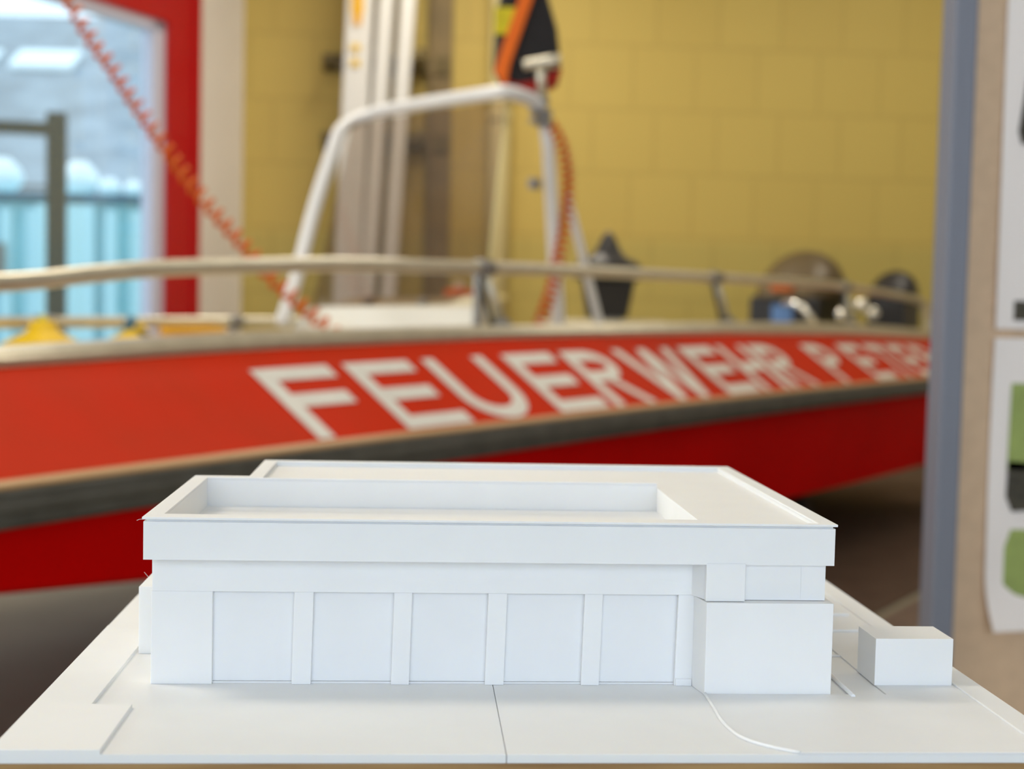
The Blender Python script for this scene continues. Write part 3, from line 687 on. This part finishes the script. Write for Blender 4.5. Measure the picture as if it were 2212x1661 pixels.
def cp3(x, y, d): return cpt(x, y, d)
top_end = cp3(150, 0, 4.9); pth = [Vector((top_end.x-1.0, top_end.y+.2, ZC-.04)), Vector((top_end.x-.52, top_end.y+.1, 3.2)), top_end, cp3(245, 150, 4.9), cp3(350, 308, 4.87), cp3(442, 432, 4.83), cp3(535, 538, 4.8), cp3(600, 612, 4.77), cp3(712, 712, 4.72)]
end = pth[-1]; pth.append(end + Vector((.12, .02, -.12)))
coil(pth, .022, .050, .0090, 'spiral_hose', 'orange spiral hose sagging from the ceiling past the red gate into the boat', 'hose')
def onp(t, a, z): return B(t, a, z)
coil([onp(2.84, .60, 1.86), onp(2.905, .585, 1.78), onp(2.945, .58, 1.65), onp(2.93, .58, 1.5), onp(2.89, .58, 1.36), onp(2.84, .58, 1.24), onp(2.775, .58, 1.13), onp(2.74, .6, 1.02)], .021, .030, .0075, 'spiral_hose', 'orange spiral cable hanging down beside the white mast', 'hose')

# bag hanging at the mast head
bg_ = thing('equipment_bag', 'black and red bag with orange strap and yellow patch hung at the mast head', 'bag', tuple(B(2.85, .74, 2.05)))
def P2(u, v, dd): return B(2.84, .72, 2.03) + Vector((cos(yaw), -sin(yaw), 0))*u + Vector((0, 0, v)) + Vector((sin(yaw), cos(yaw), 0))*dd
def slab(poly, d0, d1, name, m, bev=.006, par=None):
    bb = new(); A_ = [bb.verts.new(P2(u, v, d0)) for u, v in poly]; Bb = [bb.verts.new(P2(u, v, d1)) for u, v in poly]; k = len(poly)
    bb.faces.new(A_); bb.faces.new(list(reversed(Bb)))
    for i in range(k): bb.faces.new((A_[i], A_[(i+1) % k], Bb[(i+1) % k], Bb[i]))
    return obj(name, bb, m, par or bg_, bev, 3)
slab([(-.095, .0), (-.03, -.03), (.05, -.02), (.125, .02), (.135, .07), (.12, .20), (.085, .31), (.06, .40), (-.08, .40), (-.115, .25), (-.12, .05)], .0, .16, 'bag_body', M['fabric_black'], .03)
slab([(-.09, -.012), (-.03, -.045), (.05, -.034), (.128, .005), (.140, .055), (.05, .005), (-.03, -.01), (-.08, .01)], -.006, .165, 'red_base', M['fabric_red'], .008)
slab([(-.115, .03), (-.07, -.03), (-.055, .06), (.02, .29), (.05, .40), (-.0, .40), (-.035, .28), (-.085, .13)], -.022, -.004, 'orange_strap', M['fabric_orange'], .004)
slab([(-.12, .17), (-.05, .17), (-.03, .26), (-.04, .27), (-.12, .27)], -.016, -.003, 'yellow_patch', M['fabric_yellow'], .003)
slab([(-.12, .34), (-.03, .34), (-.02, .39), (-.12, .39)], -.016, -.003, 'yellow_patch', M['fabric_yellow'], .003)
slab([(-.02, .36), (.0, .36), (.0, .46), (-.02, .46)], .05, .07, 'hanging_hook', M['alu_dark'], .002)

# brown floor-shade sheet, mat and worn line in front of the boat
bb = new(); prism(bb, [(1.90, 4.47), (4.87, 8.37), (6.0, 9.8), (6.0, 10.25), (2.8, 10.25), (-.34, 6.18)], 0, .008); tag(obj('floor_shade_sheet', bb, M['shade_brown']), 'large dark brown sheet standing for floor shade under the stern of the boat', 'mat')  # dark sheet added where the floor lies in the boat's shade
bb = new(); bx(bb, 1.8, 7.5, -2.2, -.66, 0, .012, BM); tag(obj('rubber_mat', bb, M['mat']), 'black rubber mat on the floor beside the display panel', 'mat')
bb = new(); bx(bb, .5, 9, -.62, -.46, 0.0, .003, BM); struct('trim_1', bb, M['mark'])

# ------------------------------------------------------------------ display panel on the right
dp = thing('display_board', 'taupe felt display panel in a grey metal frame right of the model', 'display panel', (1.5, 1.52, 0))
bb = new(); bx(bb, 1.007, 1.046, 1.505, 1.565, .0, 2.15); obj('frame_post', bb, M['post'], dp, .004)
bb = new(); bx(bb, 2.50, 2.54, 1.505, 1.565, .0, 2.15); obj('frame_post', bb, M['post'], dp, .004)
bb = new(); bx(bb, 1.046, 2.50, 1.52, 1.55, .15, 2.10); obj('felt_board', bb, M['felt'], dp)
bb = new(); bx(bb, 1.046, 2.50, 1.51, 1.56, 2.10, 2.15); obj('top_rail', bb, M['post'], dp, .004)
for xx in (1.0265, 2.52):
    bb = new(); bx(bb, xx-.03, xx+.03, 1.28, 1.79, .0, .03); obj('foot', bb, M['post'], dp, .006)
def paper(x0, x1, z0, z1, curl_l, curl_b, name, label):
    t_ = thing(name, label, 'poster', (x0, 1.515, z0), 'posters pinned to the display panel')
    bb = new(); N, K = 24, 24; g = []
    for j in range(K+1):
        row = []
        for i in range(N+1):
            u, v = (i/N)**2.2, j/K
            x = x0+(x1-x0)*u; z = z0+(z1-z0)*v
            du = max(0, 1-(x-x0)/.07); dv = max(0, 1-(z-z0)/.10)
            y = 1.5175-.002-curl_l*du**2*(0.5+.5*cos(v*5))-curl_b*(dv**2)*max(0, 1-u*3)
            row.append(bb.verts.new((x+curl_b*.6*dv**2*max(0, 1-u*3), y, z)))
        g.append(row)
    for j in range(K):
        for i in range(N):
            bb.faces.new((g[j][i], g[j][i+1], g[j+1][i+1], g[j+1][i]))
    sh_ = obj('sheet', bb, M['paper'], t_); md_ = sh_.modifiers.new('thickness', 'SOLIDIFY'); md_.thickness = .0005; return t_
p1 = paper(1.098, 1.70, 1.165, 2.0, .005, .0, 'poster', 'upper white poster with dark picture blocks on the display panel')
p2 = paper(1.098, 1.70, .66, 1.150, .006, .018, 'poster', 'lower white poster with green areas on the display panel')
def mark(par, poly, m, name):
    bb = new(); A_ = [bb.verts.new((x, 1.5125, z)) for x, z in poly]; Bb = [bb.verts.new((x, 1.5135, z)) for x, z in poly]; k = len(poly)
    bb.faces.new(A_); bb.faces.new(list(reversed(Bb)))
    for i in range(k): bb.faces.new((A_[i], A_[(i+1) % k], Bb[(i+1) % k], Bb[i]))
    obj(name, bb, m, par)
mark(p1, [(1.130, 1.47), (1.124, 1.49), (1.132, 1.55), (1.138, 1.60), (1.45, 1.60), (1.45, 1.47)], M['ink'], 'printed_picture')
mark(p1, [(1.129, 1.180), (1.45, 1.180), (1.45, 1.212), (1.129, 1.212)], M['ink'], 'printed_caption')
mark(p2, [(1.129, .93), (1.40, .93), (1.40, 1.075), (1.131, 1.075)], M['green'], 'printed_green_area')
mark(p2, [(1.129, .885), (1.14, .86), (1.40, .88), (1.40, .93), (1.13, .945)], M['ink'], 'printed_drawing')
mark(p2, [(1.130, .70), (1.40, .76), (1.40, .83), (1.140, .83), (1.130, .80)], M['green'], 'printed_green_area')

# ------------------------------------------------------------------ pedestal with the architectural model
bb = new(); bx(bb, -.046, .456, -.1008, .36, 0, H0-.0044)
tag(obj('display_pedestal', bb, M['wood'], None, .0006), 'brown wooden pedestal box carrying the white architectural model', 'pedestal')

plate = thing('model_base_plate', 'white printed base plate under the model building with raised kerbs', 'model base', (.2, .1, H0))
def mz(bmx): bmesh.ops.translate(bmx, verts=bmx.verts, vec=(0, 0, H0))
lo, hi = 0.0, .0022
xs = [-.048, -.0190, .0012, .186, .1864, .458]; ys = [-.101, -.0285, .1424, .36]
h = [[hi, hi, lo, None, lo], [hi, lo, lo, None, lo], [hi*.8, lo, lo, None, lo]]
bb = new(); terrain(bb, [-.048, -.0190, .0012, .186], ys, [[hi, hi, lo], [hi, lo, lo], [hi*.75, lo, lo]], -.0043); mz(bb)
obj('ground_slab', bb, M['pla'], plate, .00025)
bb = new(); bx(bb, .18635, .458, -.101, .36, -.0043, -.00005); mz(bb); obj('ground_slab', bb, M['pla'], plate, .00025)
kerb = [(.2997, -.0029), (.2990, -.030), (.2982, -.048), (.2992, -.064), (.3022, -.078), (.310, -.0895), (.3245, -.101), (.4365, -.101), (.4385, .02), (.4385, .024)]
bb = new(); prism(bb, [(.2997, -.0029)] + kerb[1:7] + [(.458, -.101), (.458, .36), (.3997, .36), (.3997, .015), (.3997, -.0029)], -.0001, .0008); mz(bb)
obj('pavement_area', bb, M['pla'], plate, .0003)
# kerb ridge along the curved edge
bb = new(); tube(bb, smooth_path([(x, y, H0+.0008) for x, y in kerb[:7]], 6), .0009, 8); obj('kerb', bb, M['pla'], plate)
bb = new(); bx(bb, .444, .458, -.101, .36, .0007, .0019); mz(bb); obj('edge_strip', bb, M['pla'], plate, .0003)
bb = new(); tube(bb, [(.3801, .045, H0+.001), (.3796, -.0078, H0+.001)], .0012, 8); obj('kerb', bb, M['pla'], plate)
bb = new(); bx(bb, .37, .439, .1875, .1900, 0, .0024); mz(bb); obj('parking_divider', bb, M['pla'], plate, .0003)
bb = new(); bx(bb, .37, .432, .1405, .1430, 0, .0024); mz(bb); obj('parking_divider', bb, M['pla'], plate, .0003)
bb = new(); bx(bb, .37, .404, .1090, .1098, 0, .0009); bx(bb, .37, .404, .0805, .0813, 0, .0009); mz(bb); obj('parking_line', bb, M['pla'], plate)
bb = new(); bx(bb, .18603, .18632, -.1005, .36, -.0040, -.0006); mz(bb); obj('slab_joint', bb, M['crack'], plate)

bld = thing('model_building', 'large white printed model building with flat roof and five gates', 'model building', (.185, .13, H0))
def part(name, f, bev=.0003, par=None):
    bb = new(); f(bb); mz(bb); return obj(name, bb, M['pla'], par or bld, bev)
# walls of the body
part('gate_wall', lambda q: bx(q, .0035, .300, .0195, .165, 0, .0506))
part('upper_body', lambda q: (bx(q, .0030, .2990, .0163, .165, .0506, .0704), bx(q, .2990, .3655, .0040, .170, .0506, .0704), bx(q, .040, .3655, .165, .258, 0, .0704)), 0)
part('lintel_band', lambda q: prism(q, [(.0024, .0152), (.2945, .0152), (.2991, .0035), (.2991, .020), (.0024, .020)], .0506, .0704))
PX = [(.0019, .0344), (.0769, .0873), (.1306, .1404), (.1817, .1920), (.2345, .2445), (.2863, .2962)]
for i, (x0, x1) in enumerate(PX):
    dx = .0010 if 0 < i < 6 else 0
    def pier(q, x0=x0, x1=x1, dx=dx, i=i):
        v = []
        for z, s in ((0, 0), (.0506, dx)):
            for (xx, yy) in ((x0, .0157), (x1, .0157), (x1, .0215), (x0, .0215)): v.append(q.verts.new((xx+s, yy, z)))
        for f in ((3, 2, 1, 0), (4, 5, 6, 7), (0, 1, 5, 4), (1, 2, 6, 5), (2, 3, 7, 6), (3, 0, 4, 7)): q.faces.new([v[k] for k in f])
    part('pillar', pier)
gx = [(.0344, .0769), (.0873, .1306), (.1404, .1817), (.1920, .2345), (.2445, .2863)]
for x0, x1 in gx:
    g_ = part('gate', lambda q: bx(q, x0-.0006, x1+.0016, .0188, .0200, .0012, .0507), .0001)
    part('gate_sill', lambda q: bx(q, x0-.0006, x1+.0008, .0182, .0200, 0, .0010), .0001, g_)
# corner block, with a bevelled return to the gate front
part('corner_block', lambda q: prism(q, [(.2960, .0157), (.2992, -.0029), (.3686, -.0029), (.3686, .0600), (.2960, .0600)], 0, .0503))
part('hanging_panel', lambda q: prism(q, [(.2990, -.0004), (.3204, -.0004), (.3204, .006), (.2990, .006)], .0506, .0712))
part('side_annex', lambda q: bx(q, -.0171, .0036, .0799, .1250, 0, .0395))
part('plinth_line', lambda q: bx(q, .2870, .2958, .0150, .0158, 0, .0040), .0002)
part('wall_joint', lambda q: bx(q, .35195, .35215, .00392, .0042, .0512, .0700), 0)
part('fascia', lambda q: (bx(q, .0006, .369, 0, .0080, .0704, .0905), bx(q, .0006, .0070, .0080, .1738, .0704, .0905), bx(q, .0070, .0356, .1690, .1738, .0704, .0905), bx(q, .0356, .040, .1738, .2655, .0704, .0905), bx(q, .040, .369, .262, .2655, .0704, .0905), bx(q, .364, .369, .0080, .262, .0704, .0905)), 0)
# roof: heights of the cells, rim, deep tray and shallow deck
rx = [0, .0094, .0347, .044, .300, .3605, .37]; ry = [-.001, .0035, .0112, .1644, .1668, .1746, .258, .2663]
T_, D_, S_ = .093, .0745, .0898
rh = [[T_]*6,
      [T_, T_, T_, T_, S_, T_],
      [T_, D_, D_, D_, S_, T_],
      [T_, T_, T_, T_, S_, T_],
      [T_, T_, T_, S_, S_, T_],
      [None, None, T_, S_, S_, T_],
      [None, None, T_, T_, T_, T_]]
def roof(q):
    # thin cap with overhang on top, trays cut in
    terrain(q, rx, ry, rh, .0735)
    for v in q.verts:      # undercut: the cap is only a thin lip over the fascia
        pass
def roof_cap(q):
    rr_ = [[(T_ if c is not None and c == T_ else None) for c in row] for row in rh]
    terrain(q, rx, ry, rr_, .0917)
part('roof_rim', roof_cap, .0002)
ix = [.0020, .0094, .0367, .044, .300, .3605, .368]; iy = [.0015, .0035, .0112, .1644, .1668, .1726, .258, .2643]
part('roof_deck', lambda q: terrain(q, ix, iy, [[(.0917 if c == T_ else c) for c in row] for row in rh], .0740), 0)
# fine thread of plastic left at the corners
bb = new(); tube(bb, smooth_path([(.0005, -.0005, H0+.0918), (-.0012, -.0008, H0+.0917), (-.0026, -.0012, H0+.0912)], 5), .00010, 5); obj('plastic_thread', bb, M['pla'], bld)
bb = new(); tube(bb, smooth_path([(-.0150, .085, H0+.0470), (-.0120, .084, H0+.0440), (-.0085, .083, H0+.0428), (-.0060, .083, H0+.0398)], 5), .00010, 5); obj('plastic_thread', bb, M['pla'], bld)

ob_ = new(); bx(ob_, .3987, .4429, .0148, .0454, .0007, .0271); mz(ob_)
o = obj('model_outbuilding', ob_, M['pla'], None, .0003); tag(o, 'small plain white block on the base plate right of the large model building', 'model building')
